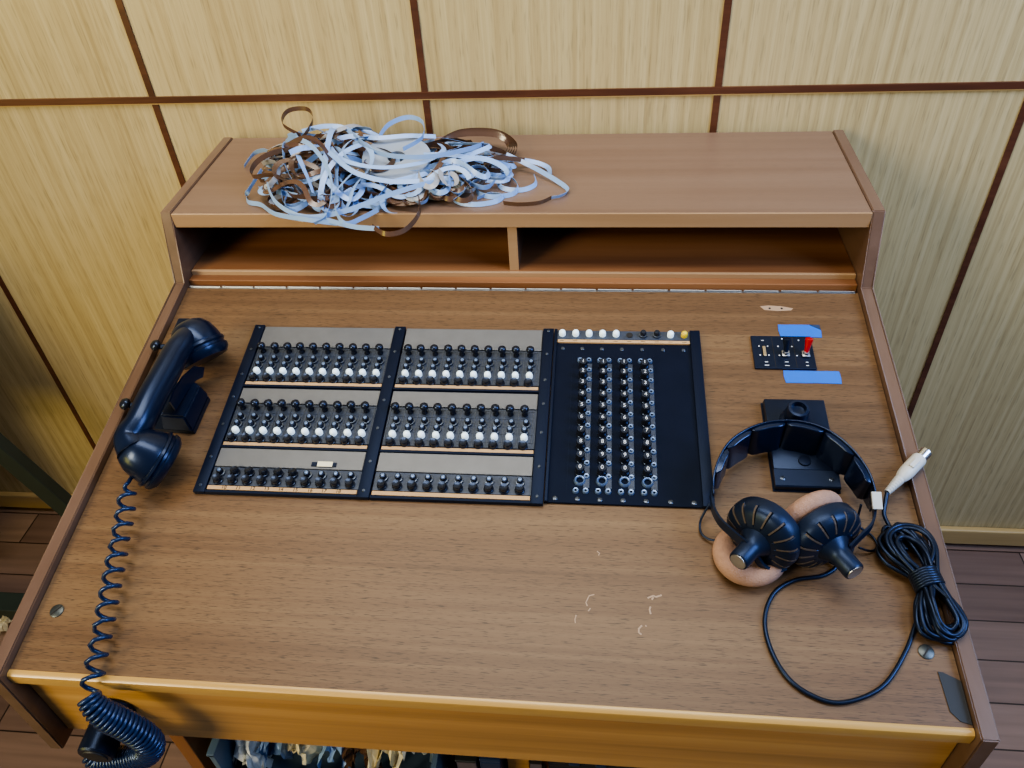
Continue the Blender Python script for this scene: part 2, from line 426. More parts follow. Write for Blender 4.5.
def key_field(x0, x1, bars, first, name_label, rows3, tagx=None, numbers=False):
    """one field of switch keys: three strips, 10 columns each"""
    th = on_desk('key_panel', x0, .2005)
    tag(th, name_label, 'key panel')
    ox = -x0; os_ = -.2005
    mb = MB().box(x0+ox+.0002, x1+ox-.0002, 0, .2462, .0002, .0028)
    mb.build('base_plate', M['bar'], th)
    for b0, b1, lab in bars:
        b = MB().box(b0+ox, b1+ox, -.0006, .2468, .0028, .0068, bevel=.0007).build('dividing_bar', M['bar'], th, 40)
        for ss in (.008, .045, .09, .13, .165, .205, .242):
            screw_on(b, (b0+b1)/2+ox, ss, .0068, random.random()*3, .0018)
    fx0 = bars[0][1]+ox if bars[0][0] < (x0+x1)/2 else .0004
    fx1 = (bars[-1][0] if bars[-1][0] > (x0+x1)/2 else x1-.0004)+ox
    for mi, c in enumerate((.3715, .2830)):
        def S(v): return v - .2005
        off = c - .3715
        pl = MB().box(fx0+.0006, fx1-.0006, S(.4120+off), S((.4455 if mi == 0 else .4340)+off), .0028, .0052, bevel=.0005).build('grey_plate', M['greyplate'], th)
        MB().box(fx0+.0006, fx1-.0006, S(.3548+off+.0035), S(.4112+off), .0028, .0040).build('key_strip', M['well'], th)
        ln = MB()
        for q in (.4080, .3975, .3865, .3765, .3655): ln.box(fx0+.003, fx1-.003, S(q+off), S(q+off)+.0004, .0040, .0044)
        for kk in range(11): ln.box(first+ox-.0083+kk*.0166-.0002, first+ox-.0083+kk*.0166+.0002, S(.3600+off), S(.4110+off), .0040, .0046)
        ln.build('strip_ridges', M['chromedark'], th)
        ls = MB().box(fx0+.0010, fx1-.0010, S(.3512+off), S(.3558+off), .0028, .0052, bevel=.0003).build('label_strip', M['label'], th)
        for kk in range(10):
            x = first + kk*.0166 + ox
            inst('lever_key', KM['lever'], th, (x-.0012, S(.4045+off), .0040), (-.12+random.uniform(-.04,.04), random.uniform(-.05,.05), 0))
            for q, dx in ((.3905, .0012), (.3805, 0)):
                b = inst('push_button', KM['button'], th, (x+dx, S(q+off), .0040))
                inst('collar', KM['collar'], b, (0, 0, 0)); inst('button_glint', KM['glint'], b, (0, 0, 0))
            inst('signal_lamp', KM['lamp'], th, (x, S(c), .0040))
            inst('round_key', KM['key'], th, (x-.0006, S(.3595+off)+.0010, .0040))
    S = lambda v: v - .2005
    MB().box(fx0+.0006, fx1-.0006, S(.2345), S(.2588), .0028, .0052, bevel=.0005).build('grey_plate', M['greyplate'], th)
    MB().box(fx0+.0006, fx1-.0006, S(.2108), S(.2338), .0028, .0040).build('key_strip', M['well'], th)
    ls = MB().box(fx0+.0010, fx1-.0010, S(.2046), S(.2095), .0028, .0052, bevel=.0003).build('label_strip', M['label'], th)
    for kk in range(10):
        x = first + kk*.0166 + ox
        a, b_ = rows3[kk]
        o = inst('push_button' if a == 'button' else 'round_key', KM['button' if a == 'button' else 'key'], th, (x, S(.2262), .0040), (0 if a == 'button' else -.25, 0, 0))
        if a == 'button': inst('collar', KM['collar'], o, (0, 0, 0)); inst('button_glint', KM['glint'], o, (0, 0, 0))
        inst('round_key', KM['key'], th, (x, S(.2165), .0040))
    if numbers:
        for kk, sx in enumerate((.1526,.1689,.1852,.2012,.2172,.2335,.250,.2655,.2815)):
            t = inst('number', text_mesh(str(10+kk), .0060), ls, (sx+ox, S(.2070), .0053)); t.data.materials.append(M['ink'])
    if tagx:
        tg = MB().box(tagx[0]+ox, tagx[1]+ox, S(.2375), S(.2425), .0052, .0066).build('tag_holder', M['black'], th)
        MB().box(tagx[0]+ox+.0070, tagx[1]+ox-.0040, S(.2368), S(.2432), .0066, .0072).build('cream_tag', M['cream'], tg)
    # black rim lines
    for q in (.3508, .2625, .2035): MB().box(fx0, fx1, S(q)-.0030, S(q), .0028, .0058).build('rim', M['bar'], th)
    return th
rowsA = [('button',1)] + [('lever',1)]*5 + [('button',1)]*3 + [('button',0)]
rowsB = [('button',1)]*10
key_field(.1195, .3165, [(.1195,.1325,0), (.3030,.3165,0)], .1430, 'leftmost panel of black keys and white lamps, with a cream tag on it', rowsA, tagx=(.2440,.2720), numbers=True)
key_field(.3170, .5030, [(.4900,.5030,0)], .3280, 'middle panel of black keys and white lamps, between left key panel and numbered push buttons', rowsB)

# numbered push-button panel
bx = .5035
bp = on_desk('push_button_panel', bx, .2040)
tag(bp, 'black panel with four columns of numbered push buttons and lamps along its top', 'key panel')
O = Vector((-bx, -.2040, 0))
MB().box(0, .6795-bx, 0, .2420, .0002, .0035, bevel=.0006).build('base_plate', M['panelblack'], bp)
for b0, b1 in ((.5040, .5075), (.6675, .6795)):
    b = MB().box(b0-bx, b1-bx, -.0004, .2428, .0035, .0070, bevel=.0007).build('dividing_bar', M['bar'], bp, 40)
MB().box(.5078-bx, .6672-bx, .2275, .2415, .0035, .0052).build('lamp_rail', M['well'], bp)
ls = MB().box(.5085-bx, .6668-bx, .2218, .2262, .0035, .0062, bevel=.0003).build('label_strip', M['label'], bp)
mk = MB()
for kk in range(10): mk.box(.5137+.01635*kk-bx-.003, .5137+.01635*kk-bx+.002, .2236, .2242, .0062, .0064)
mk.build('pencil_mark', M['ink'], ls)
for kk in range(10):
    x = .5137+.01635*kk-bx
    if kk == 5:
        MB().lathe([(0,0),(.0036,0),(.0040,.001),(0,.001)], 14).build('empty_socket', M['ink'], bp).location = (x, .2345, .0052); continue
    if kk in (6, 7):
        b = inst('push_button', KM['button'], bp, (x, .2350, .0052)); inst('collar', KM['collar'], b, (0,0,0)); continue
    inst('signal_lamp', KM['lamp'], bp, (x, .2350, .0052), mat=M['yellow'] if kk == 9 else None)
btn = MB().lathe([(0,0),(.0056,0),(.0056,.0016),(.0050,.0022),(.0048,.0108),(.0044,.0120),(0,.0120)], 18).build('proto', M['knob'], None, 40); btn_me = btn.data; bpy.data.objects.remove(btn)
sok = MB().lathe([(.0014,.0018),(.0014,.0026),(.0028,.0028),(.0034,.0018),(.0036,0)], 12).build('proto', M['socketgrey'], None, 40); sok_me = sok.data; bpy.data.objects.remove(sok)
rng = MB().lathe([(.0036,.0012),(.0040,.0030),(.0052,.0034),(.0060,.0022),(.0064,0)], 20).build('proto', M['socketgrey'], None, 40); rng_me = rng.data; bpy.data.objects.remove(rng)
digs = {}
for d in '1234567890':
    digs[d] = text_mesh(d, .0066); digs[d].materials.append(M['digit'])
xs = [.5405, .5640, .5880, .6120]
for ci, cx in enumerate(xs):
    ridge = MB().box(cx+.0035-bx, cx+.0105-bx, .0175, .1895, .0035, .0050, bevel=.0005).build('contact_ridge', M['well'], bp)
    for ri, d in enumerate('1234567890'):
        s = .3915 if ri == 0 else .3770 - (ri-1)*.01655
        b = inst('number_button', btn_me, bp, (cx-bx, s-.2040-.0030, .0035))
        inst('number', digs[d], b, (0, 0, .0121))
        inst('contact_ring', sok_me, bp, (cx-bx+.0070, s-.2040-.0085, .0040))
    for dx in (-.0040, .0065):
        inst('contact_ring', sok_me, bp, (cx-bx+dx, .2185-.2040, .0036))
        inst('contact_ring', sok_me, bp, (cx-bx+dx, .3985-.2040, .0036))
    inst('release_ring', rng_me, bp, (cx-bx, .2310-.2040, .0036))
for kk, x in enumerate((.5150, .5385, .5620, .5860, .6100, .6350, .6590)):
    screw_on(bp, x-bx, .0050, .0035, random.random()*3, .0028)
    screw_on(bp, x-bx, .2135, .0035, random.random()*3, .0024)
gl = MB()
for x in (.527, .5755, .6235): gl.box(x-bx-.0002, x-bx+.0002, .012, .205, .0035, .0037)
gl.build('scribed_line', M['bar'], bp)

# ------------------------------------------------------------------ toggle switch plate
sp = on_desk('toggle_switch_plate', .7400, .3925)
tag(sp, 'small black switch plate with a black and a red toggle, between two blue tapes', 'switch')
MB().box(0, .0700, 0, .0508, .0002, .0030, bevel=.0006).build('plate', M['black'], sp)
def toggle(x, s, tx, ts, th, mat):
    b = MB().box(x-.0045, x+.0045, s-.0045, s+.0045, .0030, .0058, bevel=.0008).lathe([(0,0),(.0038,0),(.0034,.0035),(0,.0035)], 14, M=Matrix.Translation((x, s, .0056))).build('toggle_base', M['steel'], sp, 40)
    d = Vector((tx-x, ts-s, th-.007))
    F = frame((x, s, .007), d); l = d.length
    MB().lathe([(0,0),(.0026,0),(.0032,l*.4),(.0046,l*.85),(.0044,l*.97),(.0032,l),(0,l)], 16, M=F).build('toggle_lever', mat, sp, 40)
toggle(.0370, .0215, .0355, .0285, .0240, M['black'])
toggle(.0600, .0215, .0612, .0290, .0240, M['red'])
MB().box(.0115, .0150, .0180, .0330, .0030, .0050, bevel=.0005).build('brass_slot', M['brass'], sp)
mk = MB()
for x, s in ((.008,.034),(.018,.034),(.008,.020),(.018,.020),(.030,.034),(.046,.034),(.030,.020),(.050,.020),(.036,.046),(.044,.044),(.055,.044)):
    mk.lathe([(0,0),(.0009,0),(.0009,.0003),(0,.0003)], 8, M=Matrix.Translation((x, s, .0030)))
for x, s, w in ((.014,.0095,.0035),(.014,.0045,.005),(.037,.0100,.004),(.037,.0045,.005),(.060,.0100,.003),(.060,.0050,.003),(.013,.043,.003)):
    mk.box(x-w/2, x+w/2, s-.0004, s+.0004, .0030, .0033)
mk.build('white_marking', M['digit'], sp)
sl = MB()
for x in (.0240, .0480): sl.box(x-.0003, x+.0003, .001, .050, .0030, .0031)
sl.build('seam', M['ink'], sp)
for (x0, x1, s0, s1, lab) in ((.7750, .8238, .4440, .4640, 'short strip of blue tape above the toggle switch plate'),
                              (.7722, .8348, .3735, .3915, 'longer strip of blue tape below the toggle switch plate')):
    t = on_desk('blue_tape', x0, s0); tag(t, lab, 'tape', 'blue tape strips')
    mb = MB(); n_ = 12
    pts = [(i/n_*(x1-x0), 0) for i in range(n_+1)]
    poly = [(p[0]+(.0008 if p[0]==0 else 0), random.uniform(-.0002,.0002)) for p in pts] + [(x1-x0+.0006, (s1-s0)*.5)] + [(p[0], s1-s0+random.uniform(-.0002,.0002)) for p in pts[::-1]] + [(-.0005,(s1-s0)*.5)]
    mb.prism(poly, .0003, .0007, 'z')
    mb.build('tape', M['blue'], t)
    if s0 > .4:
        MB().prism([(x1-x0-.012, s1-s0), (x1-x0, s1-s0), (x1-x0+.0004, s1-s0-.008)], .0007, .0011, 'z').build('folded_corner', M['navy'], t)

# ------------------------------------------------------------------ black wall-rest / socket base under headband
sb = on_desk('microphone_base', .7422, .2290)
tag(sb, 'flat black metal base with a round socket, lying under the headband', 'base')
MB().box(0, .0655, .0195, .1120, .0002, .0120, bevel=.0015).build('base_box', M['black'], sb, 40)
MB().prism([(0, .0002), (0, .0085), (.0015, .0095), (.0195, .0115), (.0195, .0002)], .0, .0655, 'x').build('front_ledge', M['black'], sb)
MB().box(-.0012, .0667, -.0012, .1132, .0001, .0016).build('bottom_flange', M['bar'], sb)
MB().lathe([(0,.0120),(.0160,.0120),(.0155,.0150),(.0125,.0180),(.0120,.0300),(.0108,.0345),(.0080,.0350),(.0072,.0290),(0,.0280)], 28, M=Matrix.Translation((.0295,.0825,0))).build('round_socket', M['bakelite'], sb, 35)
MB().lathe([(0,.0120),(.0065,.0120),(.0062,.0140),(.0045,.0146),(0,.0146)], 20, M=Matrix.Translation((.0325,.0260+.004,0))).build('screw_boss', M['bar'], sb, 35)
for x in (.008, .057): screw_on(sb, x, .0095, .0100, .7, .0028)

# ------------------------------------------------------------------ telephone handset, cradle, coiled cord
hs = on_desk('telephone_handset', .07, .205)
tag(hs, 'black telephone handset resting on its cradle with a coiled cord over the desk edge', 'telephone')
HO = Vector((.07, .205, 0))
def H(x, s, h): return Vector((x, s, h)) - HO
d_e = Vector((.46, -.60, -.65)).normalized()      # facing of ear cap
d_m = Vector((.72, -.06, -.69)).normalized()
ce = H(.0745, .3860, .0370); cm = H(.0765, .2250, .0330)
# handle as a swept, tapering tube running into both bells
pts = catmull([cm - d_m*.018, cm - d_m*.024 + Vector((-.004,.012,.002)), H(.0610,.2560,.0570), H(.0640,.2900,.0600), H(.0670,.3250,.0600), H(.0675,.3500,.0585), H(.0695,.3680,.0560), ce - d_e*.014], 8)
m_ = len(pts)
rad = []
for i in range(m_):
    t = i/(m_-1); rad.append(.0155 + .0060*max(0, 1-t/.26)**1.3)
body = MB().tube(pts, rad, 20, sy=1.12)
def bell(c, d, R, depth):
    return frame(c, d), [(0,-depth),(R*.35,-depth*.98),(R*.62,-depth*.86),(R*.84,-depth*.58),(R*.95,-depth*.25),(R,-.001),(R*1.0,.001)]
F, pr = bell(ce, d_e, .0300, .031); body.lathe(pr, 32, M=F)
F, pr = bell(cm, d_m, .0300, .034); body.lathe(pr, 32, M=F)
body.build('handset_body', M['bakelite'], hs, 60)
for nm, c, d, R in (('ear_cap', ce, d_e, .0302), ('mouth_cap', cm, d_m, .0310)):
    q_ = 1.45 if nm == 'ear_cap' else 1.2
    cap = MB().lathe([(a_, b_*q_) for a_, b_ in [(0,.0),(R*.9,0),(R*1.05,.001),(R*1.07,.003),(R*1.0,.0045),(R*1.0,.0065),(R*1.06,.0075),(R*1.04,.0110),(R*.90,.0145),(R*.5,.0155),(0,.0160)]], 36, M=frame(c, d))
    cap.build(nm, M['bakelite'], hs, 40)
MB().lathe([(0,.001),(.0022,.001),(.0022,.0035),(.001,.004),(0,.004)], 10, M=frame(ce - d_e*.005 + Vector((-.004,-.0245,.008)), (.1,-.8,.6))).build('screw', M['chrome'], hs, 40)
# coiled cord
def helix(ctrl, r, pitch, rw, sub=10, grow=None):
    C = catmull(ctrl, sub)
    out = []; ph = 0; nrm = None
    # resample finely
    for i in range(len(C)-1):
        a, b = C[i], C[i+1]; seg = (b-a).length
        frac = i/(len(C)-1)
        pt_ = pitch(frac) if callable(pitch) else pitch
        rr = r(frac) if callable(r) else r
        t = (b-a).normalized()
        if nrm is None:
            nrm = (Vector((0,0,1)) - t*t.z).normalized()
        nrm = (nrm - t*nrm.dot(t)).normalized(); bn = t.cross(nrm)
        k = max(1, int(seg/pt_*12))
        for j in range(k):
            f = j/k; an = ph + 2*PI*seg*f/pt_
            out.append(a.lerp(b, f) + (nrm*math.cos(an) + bn*math.sin(an))*rr)
        ph += 2*PI*seg/pt_
    return out
W2L = hs.matrix_basis if False else None
inv = (Matrix.Translation(P(.07, .205, 0)) @ Matrix.Rotation(AL, 4, 'X')).inverted()
def wl(v): return inv @ Vector(v)
edge_pt = P(.0965, -.018, .012)
c1 = [P(.0565,.1960,.0260), P(.0600,.1800,.0230), P(.0645,.1550,.0200), P(.0710,.1200,.0180), P(.0790,.0800,.0165), P(.0870,.0400,.0150), P(.0930,.0060,.0130), Vector((.0960,-.0230,.7380))]
h1 = helix(c1, lambda f: .0015 + .0070*min(1, f*7), lambda f: .0172, .0019, 14)
c2 = [Vector((.0960,-.0230,.7380)), Vector((.1020,-.0280,.7290)), Vector((.1100,-.0300,.7170)), Vector((.1210,-.0300,.7010)), Vector((.1300,-.0300,.6830)), Vector((.1320,-.0300,.6640)), Vector((.1220,-.0300,.6450)), Vector((.1020,-.0300,.6310)), Vector((.0800,-.0300,.6210)), Vector((.0620,-.0300,.6180)), Vector((.0520,-.0260,.6260))]
h2 = helix(c2, lambda f: .0085 + .0035*min(1, f*5) - .0035*max(0, (f-.9)/.1), lambda f: .0044, .0019, 10)
cp = [P(.0620,.2020,.0330)] + h1 + h2 + [Vector((.0560,-.015,.6320)), Vector((.0620,-.008,.6400))]
MB().tube([wl(v) for v in cp], .0022, 7).build('coiled_cord', M['coil'], hs, 180)

# cord socket on the apron
cs = empty('cord_socket', (.0790, .0050, .6620))
tag(cs, 'black round cord socket sticking out of the desk front beneath the coiled cord', 'socket')
MB().lathe([(0,0),(.0200,0),(.0200,.004),(.0175,.005),(.0175,.046),(.0160,.048),(0,.048)], 28, M=frame((0,0,0), (0,-1,-.08))).build('socket_body', M['black'], cs, 35)
MB().lathe([(0,0),(.0125,0),(.0120,.0012),(0,.0012)], 24, M=frame((0,-.0478,-.0038), (0,-1,-.08))).build('end_cap', M['darkbox'], cs, 35)

# cradle
cr = on_desk('handset_cradle', .07, .30)
tag(cr, 'black handset cradle block with prongs, screwed down under the telephone handset', 'cradle')
CO = Vector((.07, .30, 0))
def Cc(x, s, h): return Vector((x, s, h)) - CO
MB().prism([(-.030,-.018),(.011,-.020),(.023,-.020),(.025,.030),(.003,.050),(-.030,.050)], .0003, .0060, 'z').build('mounting_plate', M['black'], cr)
blk = MB()
lo = [(-.015,-.020),(.023,-.022),(.025,.032),(-.001,.050)]
hi = [(-.011,-.014),(.019,-.016),(.022,.030),(.001,.044)]
A = [blk.bm.verts.new((x, y, .0060)) for x, y in lo]; B = [blk.bm.verts.new((x, y, .0270)) for x, y in hi]
blk.bm.faces.new(A[::-1]); blk.bm.faces.new(B)
for i in range(4): blk.bm.faces.new([A[i], A[(i+1)%4], B[(i+1)%4], B[i]])
bmesh.ops.bevel(blk.bm, geom=list(blk.bm.edges), offset=.002, segments=2, affect='EDGES')
blk.build('cradle_block', M['bakelite'], cr, 40)
MB().band([Cc(.0860,.3550,.022), Cc(.0830,.345,.032), Cc(.0800,.325,.038), Cc(.0785,.305,.040), Cc(.0780,.290,.040)], [(0,0,1)]*5, [.006,.009,.010,.010,.008], .0020).build('side_fin', M['bakelite'], cr, 40)
for (sx, ss, hh) in ((.0085, .3985, .0170), (.0060, .3060, .0180)):
    MB().tube([Cc(.0600, ss-.004, .004), Cc(.0400, ss-.002, .006), Cc(sx+.010, ss, hh), Cc(sx, ss, hh)], [.0040,.0040,.0036,.0036], 12).build('prong', M['black'], cr, 40)
    MB().lathe([(0,-.004),(.0052,-.0036),(.0072,-.001),(.0072,.002),(.0050,.0048),(0,.0056)], 18, M=frame(Cc(sx, ss, hh+.0020), (-.5,-.2,.8))).build('knob', M['knob'], cr, 50)
MB().box(-.0500, -.0340, .124, .147, .0003, .0180, bevel=.0015).build('end_bracket', M['black'], cr)
MB().band([Cc(.028,.428,.012), Cc(.036,.412,.018), Cc(.044,.398,.024), Cc(.052,.384,.030)], [(1,.3,0)]*4, .005, .002).build('bracket_arm', M['black'], cr, 40)
MB().tube(catmull([Cc(.0190,.4220,.0160), Cc(.0250,.4180,.0200), Cc(.0330,.4200,.0230), Cc(.0400,.4280,.0240), Cc(.0430,.4360,.022)], 6), .0010, 8).build('wire_loop', M['chrome'], cr, 60)

# ------------------------------------------------------------------ headphones
hp = on_desk('headphones', .7480, .17)
tag(hp, 'black headphones with slotted ear cups and salmon foam pads, lying on the desk', 'headphones')
HP = Vector((.7480, .17, 0))
def Q(x, s, h): return Vector((x, s, h)) - HP
arc = [(.6735,.1990),(.6738,.2130),(.6800,.2330),(.6920,.2530),(.7120,.2690),(.7360,.2785),(.7640,.2800),(.7900,.2710),(.8090,.2530),(.8220,.2290),(.8265,.2090),(.8262,.1960)]
cl = catmull([Q(a, b, .0300) for a, b in arc], 8)
m_ = len(cl)
widths = [(0, .10, 1)]*m_
half = [.009 + .0125*max(0, math.sin(PI*min(1, max(0, (i/(m_-1)-.03)/.94))))**.45 for i in range(m_)]
MB().band(cl, widths, half, .0016).build('headband', M['headpad'], hp, 50)
# segmented inner padding
cx_, cs_ = 0.0, .02
nseg = 6
i0, i1 = int(m_*.13), int(m_*.88)
for q in range(nseg):
    a = i0 + (i1-i0)*q/nseg; b = i0 + (i1-i0)*(q+1)/nseg
    sub = []; hh = []; tt = []
    steps = 8
    for j in range(steps+1):
        f = a + (b-a)*j/steps; k0 = min(m_-2, int(f)); p = cl[k0].lerp(cl[k0+1], f-k0)
        t = (cl[k0+1]-cl[k0]).normalized(); inward = Vector((t.y, -t.x, 0)).normalized()
        bul = min(1, math.sin(PI*j/steps)*2.2) if 0 < j < steps else .0
        sub.append(p + inward*(.0012+.0022*bul)); tt.append(.0020+.0050*bul); hh.append(half[k0]*(.90+.06*bul))
    mb = MB(); mb.band(sub, [(0,.10,1)]*len(sub), hh, tt)
    o = mb.build('headband_pad', M['headpad'], hp, 40)
    bv = o.modifiers.new('b', 'BEVEL'); bv.width = .0014; bv.segments = 2; bv.limit_method = 'ANGLE'; bv.angle_limit = math.radians(50)
# piping
MB().tube([p + Vector((0,.1,1)).normalized()*h_ for p, h_ in zip(cl, half)], .0011, 6).build('headband_piping', M['headpad'], hp, 180)
NL = Vector((-.63,-.76,.16)).normalized(); NR = Vector((.45,-.88,.14)).normalized()
CL = Q(.7150,.1555,.0390); CR = Q(.7735,.1550,.0390)
def cup(c, n_, name='ear_cup'):
    F = frame(c, n_, (0,0,1))
    seg = 144
    prof = [(0,-.014),(.0340,-.014),(.0365,-.0115),(.0375,-.005),(.0372,.000),(.0358,.0040),(.0335,.0066),(.0290,.0088),(.0240,.0104),(.0190,.0114),(.0150,.0118),(0,.0120)]
    def mod(k, i, r, z):
        slot = (i % 9) == 0
        if slot and 5 <= k <= 8: return r*.975 if k < 6 else r, z-.0026
        return r, z
    o = MB().lathe(prof, seg, M=F, mod=mod).build(name, M['cup'], hp, 32)
    sl = MB()
    for q in range(16):
        a = 2*PI*(q*9+.5)/seg
        R_ = Matrix.Rotation(a, 4, 'Z')
        sl.prism([(.0215,.0113),(.0262,.0101),(.0322,.0077),(.0358,.0047),(.0374,.0010),(.0366,.0006),(.0346,.0044),(.0316,.0064),(.0255,.0088),(.0215,.0100)], -.0008, .0008, 'y', M=F @ R_)
    sl.build('vent_slot', M['slot'], o)
    MB().lathe([(0,.0115),(.0165,.0115),(.0140,.0150),(.0110,.0190),(.0100,.0240),(.0098,.0400),(.0090,.0412),(0,.0412)], 28, M=F).build('hub', M['cup'], o, 35)
    MB().lathe([(0,.0410),(.0080,.0410),(.0078,.0418),(0,.0420)], 28, M=F).build('hub_cap', M['steel'], o, 35)
    return o, F
cupL, FL = cup(CL, NL); cupR, FR = cup(CR, NR)
def pad(F, R=.0360, t=.0085):
    prof = [(0,-.003),(.0180,-.003),(.0200,0)]
    for q in range(13):
        a = -PI*.5 + PI*q/12
        prof.append((R - t + t*math.cos(a)*1.0, t*math.sin(a)))
    prof += [(.0200,t*.9),(.0170,t*.5),(0,t*.45)]
    return MB().lathe(prof, 48, M=F).build('foam_pad', M['foam'], hp, 60)
pad(frame(Q(.7080,.1510,.0100), (-.10,.12,1)), R=.0355, t=.0095)
pad(frame(CR - NR*.0245, NR), R=.0360, t=.0090)
# yokes: arms from band ends down to the hubs
def arm(pts, tw=.0042):
    C = catmull(pts, 6)
    return MB().band(C, [(0,.3,1)]*len(C), tw, .0022).build('yoke_arm', M['cup'], hp, 50)
hubL = CL + NL*.0200; hubR = CR + NR*.0200
arm([Q(.6735,.2050,.0300), Q(.6725,.1880,.0330), Q(.6770,.1700,.0380), Q(.6890,.1530,.0420), hubL + Vector((-.004,-.001,.006))], .0050)
arm([Q(.8265,.2050,.0300), Q(.8262,.1900,.0330), Q(.8190,.1720,.0370), Q(.8050,.1570,.0400), hubR + Vector((.008,.004,.004))], .0045)
for c, n_, sgn in ((CL, NL, 1), (CR, NR, -1)):     # lower yoke bow under each cup
    side = n_.cross(Vector((0,0,1))).normalized()*sgn
    C = catmull([c + n_*.018, c + n_*.019 + side*-.014*sgn + Vector((0,0,-.016)), c + n_*.012 + side*-.026*sgn + Vector((0,0,-.024)), c + n_*.002 + side*-.032*sgn + Vector((0,0,-.022))], 6)
    MB().band(C, [tuple(n_.cross((C[-1]-C[0]).normalized()))]*len(C), .0035, .003).build('yoke_bow', M['cup'], hp, 50)
tp = catmull([Q(.8279,.2010,.0300), Q(.8277,.1950,.0310), Q(.8272,.1890,.0325)], 4)
MB().box(-.0046,.0046,-.0085,.0085,-.0015,.0015, M=Matrix.Translation(Q(.8262,.1950,.0440)) @ Matrix.Rotation(.35, 4, 'X'), bevel=.0006).build('white_sleeve', M['white'], hp)
# little feed wires
MB().tube(catmull([Q(.6725,.2000,.020), Q(.6640,.1880,.0060), Q(.6640,.1740,.0040), Q(.6740,.1660,.0060), Q(.6900,.1640,.0140), Q(.7000,.1620,.024)], 8), .0012, 8).build('feed_wire', M['rubber'], hp, 180)
MB().tube(catmull([Q(.8200,.2050,.020), Q(.8180,.1900,.0060), Q(.8300,.1790,.0030), Q(.8330,.1680,.0030), Q(.8250,.1620,.0040), Q(.8120,.1610,.0120)], 8), .0012, 8).build('feed_wire', M['rubber'], hp, 180)
# main cable: cup -> big loop -> bundle -> plug
cb = [CR + NR*.004 + Vector((.002,.0,-.034)), Q(.7900,.1450,.0040), Q(.7762,.1345,.0026), Q(.7482,.1280,.0026), Q(.7270,.1130,.0026), Q(.7162,.0858,.0026), Q(.7200,.0548,.0026), Q(.7349,.0296,.0026), Q(.7612,.0161,.0026), Q(.7862,.0190,.0026), Q(.8135,.0342,.0026), Q(.8377,.0651,.0026), Q(.8529,.0930,.0026), Q(.8600,.1050,.0080), Q(.8640,.1180,.0160)]
MB().tube(catmull(cb, 10), .0021, 8).build('cable', M['rubber'], hp, 180)
# bundle of long loops pinched by a tie
rnd = random.Random(5)
U0 = Vector((.8520,.1790)); UT = Vector((.8665,.1290)); U1 = Vector((.8740,.0800))
ax = (U1-U0).normalized(); sd = Vector((-ax.y, ax.x))
bpts = []
nl = 12
for q in range(nl):
    wt = rnd.uniform(.007,.023); wb = rnd.uniform(.005,.019); lt = rnd.uniform(-.008,.008); lb = rnd.uniform(-.008,.008)
    h0 = .004 + .0024*q*.55; sk = rnd.uniform(-.009,.009)
    top_ = U0 - ax*lt + sd*sk; bot = U1 + ax*lb + sd*rnd.uniform(-.005,.005)
    tie = UT + sd*rnd.uniform(-.005,.005)
    def add(v, h): bpts.append(Q(v.x, v.y, max(.0032, h+rnd.uniform(-.001,.001))))
    add(tie + sd*.004, .012+.0010*q); add(UT.lerp(top_, .5)+sd*wt, h0+.004); add(UT.lerp(top_, .85)+sd*wt*.9, h0+.002); add(top_, h0)
    add(UT.lerp(top_, .85)-sd*wt*.9, h0+.002); add(UT.lerp(top_, .5)-sd*wt, h0+.004); add(tie - sd*.003, .008+.0012*q)
    add(UT.lerp(bot, .45)-sd*wb*.9, h0+.004); add(UT.lerp(bot, .85)-sd*wb, h0+.002); add(bot, h0); add(UT.lerp(bot, .85)+sd*wb, h0+.002); add(UT.lerp(bot, .45)+sd*wb*.8, h0+.004)
MB().tube(catmull(bpts, 7), .0021, 8).build('cable_bundle', M['rubber'], hp, 180)
# tie: coil of cable wrapped round the waist
tie = []
for i in range(7*20):
    a = 2*PI*i/20; f = i/(7*20)
    c = UT + ax*(-.0085+.017*f)
    r1 = .0125; r2 = .0110
    v = c + sd*math.cos(a)*r1
    tie.append(Q(v.x, v.y, .0135 + math.sin(a)*r2))
MB().tube(tie, .0020, 8).build('cable_wrap', M['rubber'], hp, 180)
MB().tube(catmull([Q(.8560,.1600,.012), Q(.8480,.1850,.0080), Q(.8440,.2000,.0090), Q(.8470,.2130,.0120), Q(.8500,.2230,.0140)], 8), .0021, 8).build('cable_tail', M['rubber'], hp, 180)
# DIN plug
pA = Q(.8500,.2230,.0140); pB = Q(.8965,.2700,.0190)
F = frame(pA, pB-pA); Lp = (pB-pA).length
strain = [(0,0)]
for q in range(7):
    z = .003*q; strain += [(.0030+.0003*q, z), (.0034+.0003*q, z+.0006), (.0034+.0003*q, z+.0018), (.0030+.0003*q, z+.0022)]
strain += [(.0050,.0225),(0,.0225)]
MB().lathe(strain, 20, M=F).build('strain_relief', M['white'], hp, 40)
MB().lathe([(0,.0220),(.0052,.0220),(.0068,.0270),(.0076,.0340),(.0076,.0540),(.0068,.0560),(0,.0560)], 24, M=F).build('plug_body', M['white'], hp, 35)
MB().box(-.0026,.0026,-.0095,-.0065,.036,.048, M=F, bevel=.0006).build('plug_latch', M['white'], hp)
MB().lathe([(0,.0600),(.0054,.0600),(.0054,Lp),(.0062,Lp),(.0062,.0555),(0,.0555)], 24, M=F).build('plug_shell', M['chrome'], hp, 35)

